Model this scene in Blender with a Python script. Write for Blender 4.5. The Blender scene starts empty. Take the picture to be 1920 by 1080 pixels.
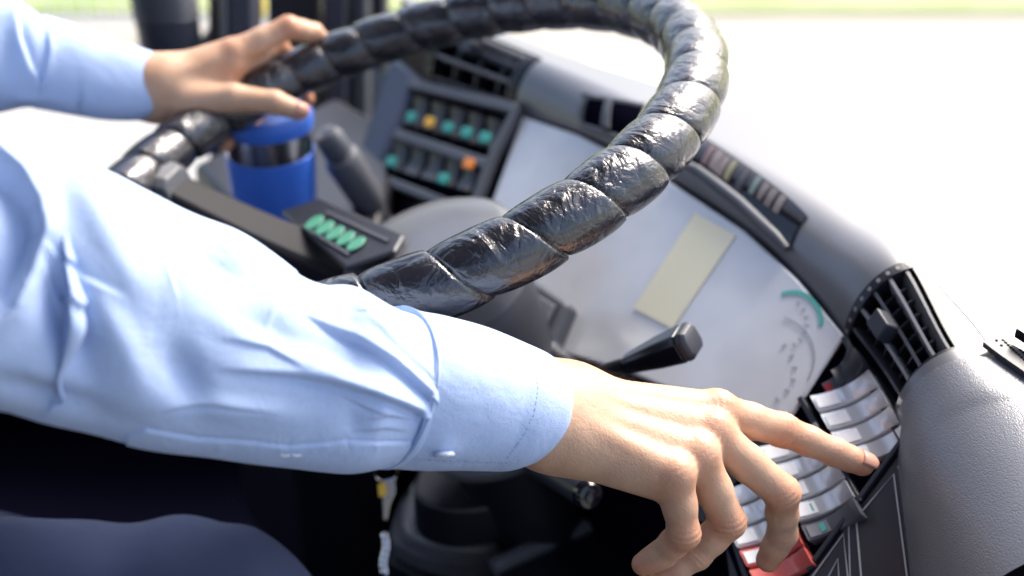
import bpy, math, random
import numpy as np
from mathutils import Vector, Matrix, noise
random.seed(4); rng = np.random.default_rng(4)
S = bpy.context.scene
COL = S.collection

# ------------------------------------------------------------ camera, world, sun, exposure
F = 1920 * 40 / 36.0           # focal length in photo pixels
PITCH = math.radians(30.0)
SP, CP = math.sin(PITCH), math.cos(PITCH)
H = 2.2                        # camera height above the pavement
cam = bpy.data.objects.new('camera', bpy.data.cameras.new('camera')); COL.objects.link(cam)
cam.data.lens = 40; cam.data.sensor_width = 36
cam.location = (0, 0, H); cam.rotation_euler = (math.radians(90) - PITCH, 0, 0)
cam.data.clip_start = .02; cam.data.clip_end = 500
cam.data.dof.use_dof = True; cam.data.dof.focus_distance = .655; cam.data.dof.aperture_fstop = 3.7
S.camera = cam
W_ = bpy.data.worlds.new('World'); S.world = W_; W_.use_nodes = True
nt = W_.node_tree; nt.nodes.clear()
SUN_EL, SUN_AZ = 46, 42        # azimuth measured from +Y towards +X
sky = nt.nodes.new('ShaderNodeTexSky'); sky.sky_type = 'NISHITA'; sky.sun_disc = False
sky.sun_elevation = math.radians(SUN_EL); sky.sun_rotation = math.radians(SUN_AZ)
sky.air_density = 1.0; sky.dust_density = 4.0; sky.ozone_density = 1.0
bg = nt.nodes.new('ShaderNodeBackground'); bg.inputs[1].default_value = .15
wo = nt.nodes.new('ShaderNodeOutputWorld')
nt.links.new(sky.outputs[0], bg.inputs[0]); nt.links.new(bg.outputs[0], wo.inputs[0])
sl = bpy.data.lights.new('sun', 'SUN'); sl.energy = 2.2; sl.angle = math.radians(26); sl.color = (1, .95, .88)
so = bpy.data.objects.new('sun', sl); COL.objects.link(so)
e_, a_ = math.radians(SUN_EL), math.radians(SUN_AZ)
sd = Vector((math.cos(e_) * math.sin(a_), math.cos(e_) * math.cos(a_), math.sin(e_)))
so.rotation_euler = sd.to_track_quat('Z', 'Y').to_euler(); so.location = (1, 3, 5)
S.view_settings.view_transform = 'Standard'; S.view_settings.look = 'None'
S.view_settings.exposure = 1.42; S.view_settings.gamma = 1
S.render.engine = 'CYCLES'; S.cycles.max_bounces = 6

# ------------------------------------------------------------ geometry helpers
V = lambda *a: np.array(a, float)
def W(px, py, d):              # a point seen at a photo pixel, d metres along the view axis
    xc = (px - 960) / F * d; yc = (540 - py) / F * d
    return V(xc, yc * SP + d * CP, H + yc * CP - d * SP)
def ray(px, py): return W(px, py, 1) - V(0, 0, H)
def unit(v): v = np.asarray(v, float); return v / np.linalg.norm(v)
def proj(P):                   # world -> photo pixel
    P = np.asarray(P, float); y = P[..., 1]; z = P[..., 2] - H
    d = y * CP - z * SP; yc = y * SP + z * CP
    return np.stack([960 + P[..., 0] / d * F, 540 - yc / d * F], -1)
MN = unit(V(-.62, -.34, .707)) # normal of the sloping driver-side face of the dashboard
MK = MN @ W(980, 230, 1.15)
def D(px, py, off=0.):         # point on that face (off metres proud of it)
    r = ray(px, py); t = (MK - MN[2] * H) / (MN @ r)
    return V(0, 0, H) + r * t + MN * off
def Z(px, py, z):              # point on a horizontal plane, z relative to the camera
    r = ray(px, py); return V(0, 0, H) + r * (z / r[2])

def link(name, me, mat=None, parent=None):
    o = bpy.data.objects.new(name, me); COL.objects.link(o)
    if mat: me.materials.append(mat)
    if parent: o.parent = parent; o.matrix_parent_inverse = parent.matrix_world.inverted() if False else Matrix.Translation(-Vector(TOP[parent.name]) if parent.name in TOP else Vector((0, 0, 0)))
    return o
TOP = {}
def mesh(name, verts, faces, mat=None, parent=None, smooth=True, bevel=0, seg=2, angle=35):
    me = bpy.data.meshes.new(name)
    me.from_pydata([tuple(map(float, v)) for v in verts], [], [tuple(f) for f in faces]); me.update()
    if smooth: me.polygons.foreach_set('use_smooth', [True] * len(me.polygons))
    o = link(name, me, mat, parent)
    if bevel:
        b = o.modifiers.new('b', 'BEVEL'); b.width = bevel; b.segments = seg; b.limit_method = 'ANGLE'; b.angle_limit = math.radians(30)
        if smooth:
            w = o.modifiers.new('w', 'WEIGHTED_NORMAL'); w.keep_sharp = True
    if smooth and angle and len(me.polygons) < 40000: 
        import bmesh
        bm = bmesh.new(); bm.from_mesh(me)
        bmesh.ops.recalc_face_normals(bm, faces=bm.faces)
        for e in bm.edges:
            if len(e.link_faces) == 2 and e.calc_face_angle(0) > math.radians(angle): e.smooth = False
        bm.to_mesh(me); bm.free()
    return o
def tag(o, label=None, cat=None, group=None, kind=None):
    if label: o['label'] = label
    if cat: o['category'] = cat
    if group: o['group'] = group
    if kind: o['kind'] = kind
    return o
def empty(name, loc, label, cat, group=None):
    o = bpy.data.objects.new(name, None); COL.objects.link(o); o.location = tuple(map(float, loc))
    o.empty_display_size = .05; TOP[o.name] = tuple(map(float, loc))
    return tag(o, label, cat, group)
def gridmesh(name, P, mat, parent=None, cu=False, cv=False, cap=False, **k):
    P = np.asarray(P); nu, nv = P.shape[:2]; vs = P.reshape(-1, 3).tolist(); fs = []
    for i in range(nu if cu else nu - 1):
        for j in range(nv if cv else nv - 1):
            a = i * nv + j; b = ((i + 1) % nu) * nv + j; c = ((i + 1) % nu) * nv + (j + 1) % nv; d = i * nv + (j + 1) % nv
            fs.append((a, b, c, d))
    if cap and cv:
        fs.append(tuple(range(nv))); fs.append(tuple((nu - 1) * nv + j for j in reversed(range(nv))))
    return mesh(name, vs, fs, mat, parent, **k)
def frame(t):
    t = unit(t); a = V(0, 0, 1) if abs(t[2]) < .9 else V(1, 0, 0)
    u = unit(np.cross(a, t)); return u, np.cross(t, u)
def tube(name, pts, rad, mat, parent=None, n=20, cap=True, closed=False, **k):
    pts = [np.asarray(p, float) for p in pts]; N = len(pts)
    rad = [rad] * N if np.isscalar(rad) else rad
    t0 = pts[1] - pts[0]; u, v = frame(t0); P = []
    for i in range(N):
        t = unit(pts[min(i + 1, N - 1)] - pts[max(i - 1, 0)]) if not closed else unit(pts[(i + 1) % N] - pts[i - 1])
        u = unit(u - t * (u @ t)); v = np.cross(t, u)
        a = np.linspace(0, 2 * np.pi, n, endpoint=False)[:, None]
        P.append(pts[i] + rad[i] * (np.cos(a) * u + np.sin(a) * v))
    return gridmesh(name, P, mat, parent, cu=closed, cv=True, cap=cap and not closed, **k)
def lathe(name, base, axis, prof, mat, parent=None, n=40, **k):  # prof: (height, radius)
    ax = unit(axis); u, v = frame(ax); a = np.linspace(0, 2 * np.pi, n, endpoint=False)[:, None]
    P = [base + ax * h + r * (np.cos(a) * u + np.sin(a) * v) for h, r in prof]
    return gridmesh(name, P, mat, parent, cv=True, cap=True, **k)
def prism(name, poly, vec, mat, parent=None, **k):
    poly = [np.asarray(p, float) for p in poly]; n = len(poly); vec = np.asarray(vec, float)
    vs = poly + [p + vec for p in poly]
    fs = [tuple(range(n)), tuple(reversed(range(n, 2 * n)))] + [(i, i + n, (i + 1) % n + n, (i + 1) % n) for i in range(n)]
    return mesh(name, vs, fs, mat, parent, **k)
def pad(name, pp, off, th, mat, parent=None, bevel=.0015, **k):   # polygon of pixels lying on the dashboard face
    return prism(name, [D(x, y, off) for x, y in pp], MN * th, mat, parent, bevel=bevel, **k)
def strip(name, path, w, nrm, th, mat, parent=None, closed=False, **k):  # thin flat band along a path
    path = [np.asarray(p, float) for p in path]; N = len(path); P = []
    for i in range(N):
        t = path[(i + 1) % N] - path[i - 1] if closed else path[min(i + 1, N - 1)] - path[max(i - 1, 0)]
        s = unit(np.cross(nrm, t)) * w / 2; b = np.asarray(nrm) * th
        P.append([path[i] - s, path[i] - s + b, path[i] + s + b, path[i] + s])
    return gridmesh(name, P, mat, parent, cu=closed, cv=True, cap=not closed, **k)
def spl(pts, n):               # Catmull-Rom through the rows of pts
    pts = np.asarray(pts, float); N = len(pts); out = []
    for t in np.linspace(0, N - 1, n):
        i = min(int(t), N - 2); f = t - i
        p0, p1, p2, p3 = pts[max(i - 1, 0)], pts[i], pts[i + 1], pts[min(i + 2, N - 1)]
        out.append(.5 * (2 * p1 + (p2 - p0) * f + (2 * p0 - 5 * p1 + 4 * p2 - p3) * f * f + (3 * p1 - p0 - 3 * p2 + p3) * f ** 3))
    return np.array(out)

# ------------------------------------------------------------ materials
def mat(name, base=(.5, .5, .5), rough=.5, metal=0, coat=0, spec=.5, bump=None, var=None, sss=0, sheen=0, emis=None):
    m = bpy.data.materials.new(name); m.use_nodes = True; t = m.node_tree; b = t.nodes['Principled BSDF']
    b.inputs['Base Color'].default_value = (*base, 1); b.inputs['Roughness'].default_value = rough
    b.inputs['Metallic'].default_value = metal; b.inputs['Coat Weight'].default_value = coat
    b.inputs['Coat Roughness'].default_value = .08
    b.inputs['Specular IOR Level'].default_value = spec
    if sss:
        b.inputs['Subsurface Weight'].default_value = sss; b.inputs['Subsurface Radius'].default_value = (1, .35, .2); b.inputs['Subsurface Scale'].default_value = .006
    if sheen: b.inputs['Sheen Weight'].default_value = sheen; b.inputs['Sheen Roughness'].default_value = .4
    tc = t.nodes.new('ShaderNodeTexCoord')
    def nz(scale, detail=3, rough=.55, stretch=None, dist=0):
        n = t.nodes.new('ShaderNodeTexNoise'); n.inputs['Scale'].default_value = scale; n.inputs['Detail'].default_value = detail
        n.inputs['Roughness'].default_value = rough; n.inputs['Distortion'].default_value = dist
        if stretch:
            mp = t.nodes.new('ShaderNodeMapping'); mp.inputs['Scale'].default_value = stretch
            t.links.new(tc.outputs['Object'], mp.inputs[0]); t.links.new(mp.outputs[0], n.inputs[0])
        else: t.links.new(tc.outputs['Object'], n.inputs[0])
        return n
    if var:                    # (scale, second colour, optional (lo,hi))
        n = nz(var[0], 4); r = t.nodes.new('ShaderNodeValToRGB')
        lo, hi = var[2] if len(var) > 2 else (.35, .65)
        r.color_ramp.elements[0].position = lo; r.color_ramp.elements[1].position = hi
        r.color_ramp.elements[0].color = (*base, 1); r.color_ramp.elements[1].color = (*var[1], 1)
        t.links.new(n.outputs[0], r.inputs[0]); t.links.new(r.outputs[0], b.inputs['Base Color'])
    prev = None
    for kind, scale, strength, dist in (bump or []):
        if kind == 'noise': h = nz(scale).outputs[0]
        elif kind == 'warp': h = nz(scale, 5, .5, dist=2.2).outputs[0]
        elif kind == 'crease':  # wrinkled leather: distance to cell edges of a distorted voronoi
            w = nz(scale * .45, 3); mix = t.nodes.new('ShaderNodeMix'); mix.data_type = 'VECTOR'; mix.inputs[0].default_value = .10
            t.links.new(tc.outputs['Object'], mix.inputs[4]); t.links.new(w.outputs[1], mix.inputs[5])
            vo = t.nodes.new('ShaderNodeTexVoronoi'); vo.feature = 'DISTANCE_TO_EDGE'; vo.inputs['Scale'].default_value = scale
            t.links.new(mix.outputs[1], vo.inputs['Vector'])
            pw = t.nodes.new('ShaderNodeMath'); pw.operation = 'POWER'; pw.inputs[1].default_value = .45
            t.links.new(vo.outputs['Distance'], pw.inputs[0]); h = pw.outputs[0]
        elif kind == 'cell':
            vo = t.nodes.new('ShaderNodeTexVoronoi'); vo.inputs['Scale'].default_value = scale; vo.feature = 'SMOOTH_F1'
            t.links.new(tc.outputs['Object'], vo.inputs['Vector'])
            iv = t.nodes.new('ShaderNodeMath'); iv.operation = 'MULTIPLY'; iv.inputs[1].default_value = -1
            t.links.new(vo.outputs['Distance'], iv.inputs[0]); h = iv.outputs[0]
        bp = t.nodes.new('ShaderNodeBump'); bp.inputs['Strength'].default_value = strength; bp.inputs['Distance'].default_value = dist
        t.links.new(h, bp.inputs['Height'])
        if prev: t.links.new(prev, bp.inputs['Normal'])
        prev = bp.outputs[0]
    if prev: t.links.new(prev, b.inputs['Normal'])
    if emis: b.inputs['Emission Color'].default_value = (*emis[0], 1); b.inputs['Emission Strength'].default_value = emis[1]
    return m
LEATHER = mat('black_leather', (.012, .012, .018), .22, spec=.8, coat=.3, bump=[('warp', 24, .45, .010), ('warp', 70, .28, .0035), ('crease', 34, .35, .0022), ('noise', 400, .12, .0008)])
LEATHER.node_tree.nodes['Principled BSDF'].inputs['Coat IOR'].default_value = 1.75
LEATHER.node_tree.nodes['Principled BSDF'].inputs['Coat Roughness'].default_value = .13
PLAST = mat('dark_plastic', (.022, .024, .033), .42, bump=[('noise', 900, .08, .0006)])
DASH = mat('dash_plastic', (.112, .115, .128), .32, spec=1.0, bump=[('noise', 1300, .12, .0006)])
GREY = mat('grey_plastic', (.085, .09, .105), .45, bump=[('noise', 1100, .1, .0006)])
LGREY = mat('light_grey_plastic', (.22, .225, .24), .45)
BLACK = mat('black_plastic', (.006, .006, .011), .4)
GBLACK = mat('gloss_black', (.006, .006, .010), .14)
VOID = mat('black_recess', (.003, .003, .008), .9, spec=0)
GRAIN = mat('grained_vinyl', (.15, .155, .175), .30, spec=.8, bump=[('cell', 1300, .35, .0007), ('noise', 40, .05, .002)])
PANEL = mat('cluster_glass_glare', (.50, .51, .53), .2, spec=1.0, coat=.6, var=(4, (.80, .80, .80), (.38, .60)), bump=[('noise', 9, .25, .004)])  # pale mottled base stands in for window glare on darker glass
SILVER = mat('satin_rocker', (.62, .63, .65), .26, metal=.35, bump=[('noise', 60, .12, .001)])
CHROME = mat('steel', (.6, .6, .62), .16, metal=1)
WLAB = mat('white_label', (.86, .86, .86), .35)
TEAL = mat('teal_lamp', (.03, .34, .28), .35)
TEALP = mat('teal_paint', (.12, .5, .42), .4)
YEL = mat('amber_lamp', (.9, .48, .02), .35)
ORA = mat('orange_lamp', (.9, .27, .02), .35)
RED = mat('red_rocker', (.62, .12, .10), .3)
CREAM = mat('cream_display', (.92, .86, .62), .35)
BLUE = mat('blue_silicone', (.04, .15, .62), .42)
SHIRT = mat('shirt_cotton', (.43, .55, .80), .85, spec=.25, sheen=.12, var=(700, (.47, .59, .84)), bump=[('noise', 1300, .5, .0008), ('noise', 12, .28, .014), ('warp', 16, .22, .006), ('warp', 48, .16, .003)])
STITCH = mat('stitch_thread', (.16, .24, .48), .8)
NAVY = mat('navy_wool', (.009, .015, .042), .85, spec=.15, sheen=.04, bump=[('noise', 1800, .2, .0005), ('noise', 12, .3, .012)])
SKIN = mat('skin', (.53, .315, .20), .46, spec=.4, sss=.2, var=(34, (.59, .375, .25)), bump=[('cell', 900, .22, .0007), ('noise', 240, .24, .0009), ('noise', 60, .2, .002)])
NAIL = mat('nail', (.50, .25, .18), .38, spec=.4)
HAIR = mat('dark_hair', (.02, .014, .01), .5)
FABRIC = mat('seat_fabric', (.012, .012, .022), .9, bump=[('noise', 700, .3, .001)])
CONC = mat('pale_concrete', (.37, .34, .285), .9, var=(.8, (.33, .305, .26)), bump=[('noise', 20, .2, .01)])
ROADM = mat('pale_asphalt', (.335, .33, .315), .9, var=(1.2, (.36, .355, .34)), bump=[('noise', 60, .2, .01)])
LINE = mat('white_paint', (.8, .8, .8), .7)
GRASS = mat('grass', (.20, .27, .09), .9, var=(1.2, (.34, .36, .18)))
FENCE = mat('fence_paint', (.72, .73, .74), .5)

# ------------------------------------------------------------ the setting
def sheet(name, x0, x1, y0, y1, z, m, kind='structure'):
    o = mesh(name, [(x0, y0, z), (x1, y0, z), (x1, y1, z), (x0, y1, z)], [(0, 1, 2, 3)], m, smooth=False)
    return tag(o, kind=kind)
sheet('ground', -200, 200, -200, 300, 0, CONC)
sheet('road', -200, 200, -20, 6.12, .006, ROADM)
sheet('road_marking', -60, 60, 6.12, 6.5, .012, LINE)
gr = sheet('grass', -80, 80, 7.42, 90, .02, GRASS)
ff = empty('fence', (-3.2, 6.2, 0), 'pale vertical-bar metal fence beyond the driver-side window', 'fence')
for i in range(30):
    x = -4.6 + i * .11
    tube('bar', [(x, 6.9, 0), (x, 6.9, 1.25)], .007, FENCE, ff, n=8)
for z in (.12, 1.2): tube('rail', [(-4.65, 6.9, z), (-1.35, 6.9, z)], .016, FENCE, ff, n=8)
FL = H - 1.17
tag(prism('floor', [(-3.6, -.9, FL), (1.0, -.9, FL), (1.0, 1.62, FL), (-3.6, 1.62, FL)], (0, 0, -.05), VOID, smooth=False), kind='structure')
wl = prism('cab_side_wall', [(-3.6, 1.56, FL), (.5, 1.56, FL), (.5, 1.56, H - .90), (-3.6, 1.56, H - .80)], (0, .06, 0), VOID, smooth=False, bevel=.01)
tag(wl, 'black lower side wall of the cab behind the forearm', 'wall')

bus = empty('bus_shade_shell', (-1, 0, H + .8), 'unseen bus roof and body added to shade the open cab, with side window pillars', 'bus')  # out-of-view shell, added to cut sky light from above and behind
TRIM = mat('headliner', (.12, .12, .13), .8)
prism('roof', [(-4.5, -1.25, H + .78), (.28, -1.25, H + .78), (.28, 1.35, H + .78), (-4.5, 1.35, H + .78)], (0, 0, .1), TRIM, bus, bevel=.02)
prism('rear_wall', [(-4.5, -1.25, FL), (-4.4, -1.25, FL), (-4.4, 1.5, FL), (-4.5, 1.5, FL)], (0, 0, H + .78 - FL), TRIM, bus)
prism('side_shade_wall', [(-4.4, -1.25, FL), (.62, -1.25, FL), (.62, -1.2, FL), (-4.4, -1.2, FL)], (0, 0, 1.45), TRIM, bus, bevel=.01)  # wall height raised to lower the fill light from this side
for x in (-3, -1.5, -.1): prism('pillar', [(x, -1.25, FL + 1.45), (x + .12, -1.25, FL + 1.45), (x + .12, -1.2, FL + 1.45), (x, -1.2, FL + 1.45)], (0, 0, H + .78 - FL - 1.45), TRIM, bus)
# ------------------------------------------------------------ dashboard
dash = empty('dashboard', Z(1300, 600, -.6), 'grey wraparound bus dashboard with instrument panel, vents and rocker switches', 'dashboard')
HT = H - .378
E_px = [(690, 120), (795, 165), (965, 213), (1090, 250), (1250, 330), (1400, 428), (1500, 520), (1585, 625), (1690, 775), (1706, 900), (1728, 1090), (1735, 1300)]
wid = [.03, .034, .036, .038, .040, .042, .043, .042, .034, .060, .075, .085]
hts = [-.378] * 8 + [-.403, -.408, -.410, -.410]
topw = [.02, .03, .035, .05, .07, .10, .13, .18, .25, .3, .35, .4]
E3 = np.array([D(x, y) for x, y in E_px]); S_N = len(E3)
def station(s):
    s = min(max(s, 0), S_N - 1.0001); i = int(s); f = s - i
    def cr(A):
        p0, p1, p2, p3 = A[max(i - 1, 0)], A[i], A[i + 1], A[min(i + 2, S_N - 1)]
        return .5 * (2 * p1 + (p2 - p0) * f + (2 * p0 - 5 * p1 + 4 * p2 - p3) * f * f + (3 * p1 - p0 - 3 * p2 + p3) * f ** 3)
    return cr(E3), cr(np.array(wid)), cr(np.array(topw)), H + cr(np.array(hts))
def hood(s, a, off=0.):        # a: 0 at the lower edge, 1 where the roll turns flat, >1 over the flat top
    E, w, tw, HT = station(s); E2 = station(s + .03)[0]; E1 = station(s - .03)[0]
    t = E2 - E1; t[2] = 0; t = unit(t); pr = V(-t[1], t[0], 0)
    if pr[0] < 0: pr = -pr
    if a <= 1:
        an = a * math.pi / 2; top = E + pr * w; top[2] = HT; O = V(top[0], top[1], E[2])
        P = O + (E - O) * math.cos(an) + (top - O) * math.sin(an)
        n = unit(-pr * math.cos(an) * (HT - E[2]) + V(0, 0, 1) * math.sin(an) * w)
    else:
        P = E + pr * (w + (a - 1) * tw); P[2] = HT - (a - 1) * .004; n = V(0, 0, 1)
    return P + n * off
def hoodgrid(s0, s1, a0, a1, ns, na, off=0.):
    return np.array([[hood(s, a, off) for a in np.linspace(a0, a1, na)] for s in np.linspace(s0, s1, ns)])
GS, GA = np.linspace(0, S_N - 1, 400), np.linspace(0, 1.6, 90)
GP = proj(np.array([[hood(s, a) for a in GA] for s in GS]))
def inv(px, py):               # pixel -> (s, a) on the hood
    d = ((GP - V(px, py)) ** 2).sum(-1); i, j = np.unravel_index(d.argmin(), d.shape); return GS[i], GA[j]
def hoodpoly(name, quad, off, th, m, parent, n=12):  # patch of the hood between four pixel corners (bl, br, tr, tl)
    c = [np.array(inv(*q)) for q in quad]
    P = [[None] * n for _ in range(n)]; Q = [[None] * n for _ in range(n)]
    for i, u in enumerate(np.linspace(0, 1, n)):
        for j, v in enumerate(np.linspace(0, 1, n)):
            sa = (c[0] * (1 - u) + c[1] * u) * (1 - v) + (c[3] * (1 - u) + c[2] * u) * v
            P[i][j] = hood(*sa, off + th); Q[i][j] = hood(*sa, off)
    P, Q = np.array(P), np.array(Q)
    vs = np.concatenate([P.reshape(-1, 3), Q.reshape(-1, 3)]); fs = []
    for i in range(n - 1):
        for j in range(n - 1):
            a = i * n + j; fs.append((a, a + n, a + n + 1, a + 1)); fs.append((a + n * n + 1, a + n * n + n + 1, a + n * n + n, a + n * n))
    ring = [i * n for i in range(n)] + [(n - 1) * n + j for j in range(1, n)] + [i * n + n - 1 for i in range(n - 2, -1, -1)] + [j for j in range(n - 2, 0, -1)]
    for k in range(len(ring)):
        a, b = ring[k], ring[(k + 1) % len(ring)]; fs.append((a, b, b + n * n, a + n * n))
    return mesh(name, vs, fs, m, parent, angle=40)
# hood pieces: far vent 1..2, plain roll 2..7, near vent 7..8, padded roll 8..11
gridmesh('hood', hoodgrid(2, 6.97, 0, 2, 120, 40), DASH, dash)
gridmesh('dash_top', hoodgrid(6.97, 11, 1.0, 2, 90, 40), DASH, dash)
gridmesh('dash_top', hoodgrid(0, 2, 1.0, 2, 20, 10, -.001), DASH, dash)
# body face under everything and the skirts down to the floor
face = [(700, 372), (690, 120), (795, 165), (965, 213), (1090, 250), (1250, 330), (1400, 428), (1500, 520), (1585, 625), (1690, 775), (1706, 900), (1728, 1090), (1735, 1300), (1420, 1300), (1362, 1090), (1350, 1000), (1230, 925), (1010, 760), (850, 560)]
prism('body_face', [D(x, y, -.006) for x, y in face], -MN * .03, PLAST, dash, smooth=False)
sk = [hood(s, 1.99) for s in np.linspace(0, 11, 40)]
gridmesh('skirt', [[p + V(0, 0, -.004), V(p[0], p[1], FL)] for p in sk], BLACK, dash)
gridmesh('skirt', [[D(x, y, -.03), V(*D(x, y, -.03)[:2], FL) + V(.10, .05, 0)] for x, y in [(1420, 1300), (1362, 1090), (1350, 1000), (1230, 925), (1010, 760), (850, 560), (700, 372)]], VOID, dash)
# near vent
def vent(s0, s1, ns, a_hi, nslat, nrib, knob, ends=True):
    v = gridmesh('air_vent', hoodgrid(s0, s1, .0, a_hi, 30, 20, -.020), VOID, dash)
    for k in range(nslat):     # long slats across the barrel
        a = a_hi * (k + .5) / nslat
        A = [hood(s, a, .0) for s in np.linspace(s0 + .02, s1 - .02, 24)]; B = [hood(s, a - .05, -.012) for s in np.linspace(s0 + .02, s1 - .02, 24)]
        A2 = [hood(s, a + .035, -.0) for s in np.linspace(s0 + .02, s1 - .02, 24)]; B2 = [hood(s, a - .015, -.012) for s in np.linspace(s0 + .02, s1 - .02, 24)]
        gridmesh('slat', np.stack([np.array(A), np.array(A2), np.array(B2), np.array(B)], 1), LGREY if k % 2 else GREY, v, cv=True, cap=True)  # lighter grey on alternate slats stands in for light catching them
    for s in np.linspace(s0, s1, nrib + 2)[1:-1]:
        A = [hood(s, a, -.007) for a in np.linspace(.02, a_hi - .02, 16)]; B = [hood(s, a, -.018) for a in np.linspace(.02, a_hi - .02, 16)]
        A2 = [hood(s + .018, a, -.007) for a in np.linspace(.02, a_hi - .02, 16)]; B2 = [hood(s + .018, a, -.018) for a in np.linspace(.02, a_hi - .02, 16)]
        gridmesh('rib', np.stack([np.array(A), np.array(A2), np.array(B2), np.array(B)], 1), PLAST, v, cv=True, cap=True)
    for (q0, q1) in ((s0 - .04, s0 + .05), (s1 - .05, s1 + .04)):   # curved end rings
        A = hoodgrid(q0, q1, -.0, a_hi, 4, 26, .0015); B = hoodgrid(q0, q1, -.0, a_hi, 4, 26, -.02)
        gridmesh('end_ring', np.concatenate([A, B[::-1]]), BLACK, v, cu=True, angle=40)
        for a in np.linspace(.06, a_hi - .05, 9):
            sm = (q0 + q1) / 2 + (.0)
            gridmesh('notch', hoodgrid(sm - .018, sm + .022, a - .018, a + .018, 3, 3, .0021), LGREY if q0 < s0 + .001 and s0 > 5 else VOID, v)
    for a in (0.0, a_hi):      # long border bars
        A = hoodgrid(s0 - .03, s1 + .03, a - .012, a + .014, 24, 3, .001); B = hoodgrid(s0 - .03, s1 + .03, a - .012, a + .014, 24, 3, -.02)
        gridmesh('border', np.concatenate([A, B[:, ::-1]], 1), BLACK, v, cv=True, cap=True)
    sm, am = knob              # thumb wheel block on the slats
    c = hood(sm, am, .004); t = unit(hood(sm + .05, am) - hood(sm - .05, am)); u = unit(hood(sm, am + .05) - hood(sm, am - .05)); n = np.cross(t, u)
    if n @ (hood(sm, am, .01) - hood(sm, am)) < 0: n = -n
    hl, hu, hn = .0078, .0065, .008
    vs = [c + t * hl * i + u * hu * j * (1 if k > 0 else 1.1) + n * hn * k for k in (-1, 1) for j in (-1, 1) for i in (-1, 1)]
    mesh('vent_knob', vs, [(0, 1, 3, 2), (4, 6, 7, 5), (0, 4, 5, 1), (2, 3, 7, 6), (0, 2, 6, 4), (1, 5, 7, 3)], PLAST, v, bevel=.0012)
    return v
vent(7.04, 7.96, 24, 1.0, 5, 6, (7.42, .42))
vent(1.06, 1.94, 24, 1.0, 4, 3, (1.45, .62))
# padded roll with grain, stands proud of the vent
def padded():
    G = []
    for s in np.linspace(8.12, 11, 70):
        G.append([hood(s, a, .007) for a in np.linspace(-.10, 1.0, 40)] + [hood(s, a, .007) for a in np.linspace(1.1, 2, 8)])
    G = np.array(G); first = G[0] * .0
    lip = np.array([hood(8.12, a, -.02) for a in np.linspace(-.10, 1.0, 40)] + [hood(8.12, a, -.02) for a in np.linspace(1.1, 2, 8)])
    r1 = np.array([hood(8.12 - .012, a, .0045) for a in np.linspace(-.10, 1.0, 40)] + [hood(8.12 - .012, a, .0045) for a in np.linspace(1.1, 2, 8)])
    gridmesh('padded_roll', np.concatenate([[lip], [r1], G]), GRAIN, dash, angle=70)
    A = hoodgrid(7.97, 8.09, -.08, 1.35, 4, 50, .0045); B = hoodgrid(7.97, 8.09, -.08, 1.35, 4, 50, -.01)
    gridmesh('trim_ring', np.concatenate([A, B[::-1]]), DASH, dash, cu=True, angle=40)
padded()
# grille strip and glass edge at the far right
gl = hoodpoly('speaker_grille', [(1838, 668), (1960, 752), (1975, 728), (1862, 662)], .008, .004, PLAST, dash, n=10)
for i in range(9):
    for j in range(3):
        p = D(0, 0); x = 1862 + i * 11 + j * 9; y = 669 + i * 7.2 + j * 1.8 - 1
        s, a = inv(x, y); n = unit(hood(s, a, .01) - hood(s, a)); lathe('hole', hood(s, a, .0119), n, [(0, .0011), (.0004, .0011)], VOID, gl, n=8)
hoodpoly('glass_edge', [(1893, 672), (1990, 735), (1990, 712), (1897, 662)], .016, .007, GBLACK, dash, n=8)
# thin joint on the dash top
jl = [hood(*inv(x, y), .0006) for x, y in ((1715, 478), (1760, 535), (1820, 605), (1862, 660))]
strip('panel_joint', spl(jl, 20), .0012, V(0, 0, 1), .0003, DASH, dash)
# black patch standing in for the slot's shaded recess, warning-light strip and its ridge
sl_ = hoodpoly('storage_slot', [(1100, 232), (1200, 268), (1204, 205), (1108, 182)], .0005, .002, VOID, dash)
for a, b in (((1096, 180), (1210, 202)), ((1096, 236), (1200, 272))):
    tube('slot_rim', [hood(*inv(a[0] + (b[0] - a[0]) * t, a[1] + (b[1] - a[1]) * t), .001) for t in np.linspace(0, 1, 10)], .0035, GREY, sl_, n=8)
tube('slot_rim', [hood(*inv(x, y), .001) for x, y in ((1108, 181), (1096, 195), (1092, 215), (1098, 236))], .0035, GREY, sl_, n=8)
hoodpoly('slot_divider', [(1136, 240), (1146, 243), (1152, 196), (1142, 193)], .003, .003, GREY, sl_, n=4)
ws = hoodpoly('warning_light_strip', [(1292, 312), (1484, 462), (1516, 408), (1324, 262)], .0005, .0016, GBLACK, dash, n=16)
SMK = [mat('lens_rose', (.09, .05, .058), .5), mat('lens_pink', (.12, .10, .105), .5), mat('lens_olive', (.14, .135, .075), .5), mat('lens_teal', (.07, .11, .11), .5), mat('lens_tan', (.105, .09, .09), .3)]
def lens(cx, cy, m, w=15, h=30):
    d1 = unit(V(.80, .60)); d2 = unit(V(.50, -.86)); c = V(cx, cy)
    q = [c - d1 * w / 2 - d2 * h / 2, c + d1 * w / 2 - d2 * h / 2, c + d1 * w / 2 + d2 * h / 2, c - d1 * w / 2 + d2 * h / 2]
    hoodpoly('indicator_lens', q, .0024, .0009, m, ws, n=4)
for k, m in ((0, SMK[0]), (1, SMK[1]), (2, SMK[1]), (3, SMK[2])): lens(1330 + 13 * k + 2, 296 + 9.5 * k, m, 12, 36)
for k, m in ((0, SMK[3]), (1, SMK[4]), (2, SMK[4]), (3, SMK[1])): lens(1418 + 15 * k, 352 + 11.5 * k, m, 12, 34)
hoodpoly('divider', [(1378, 364), (1386, 370), (1410, 328), (1402, 322)], .0024, .001, PLAST, ws, n=4)
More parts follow.
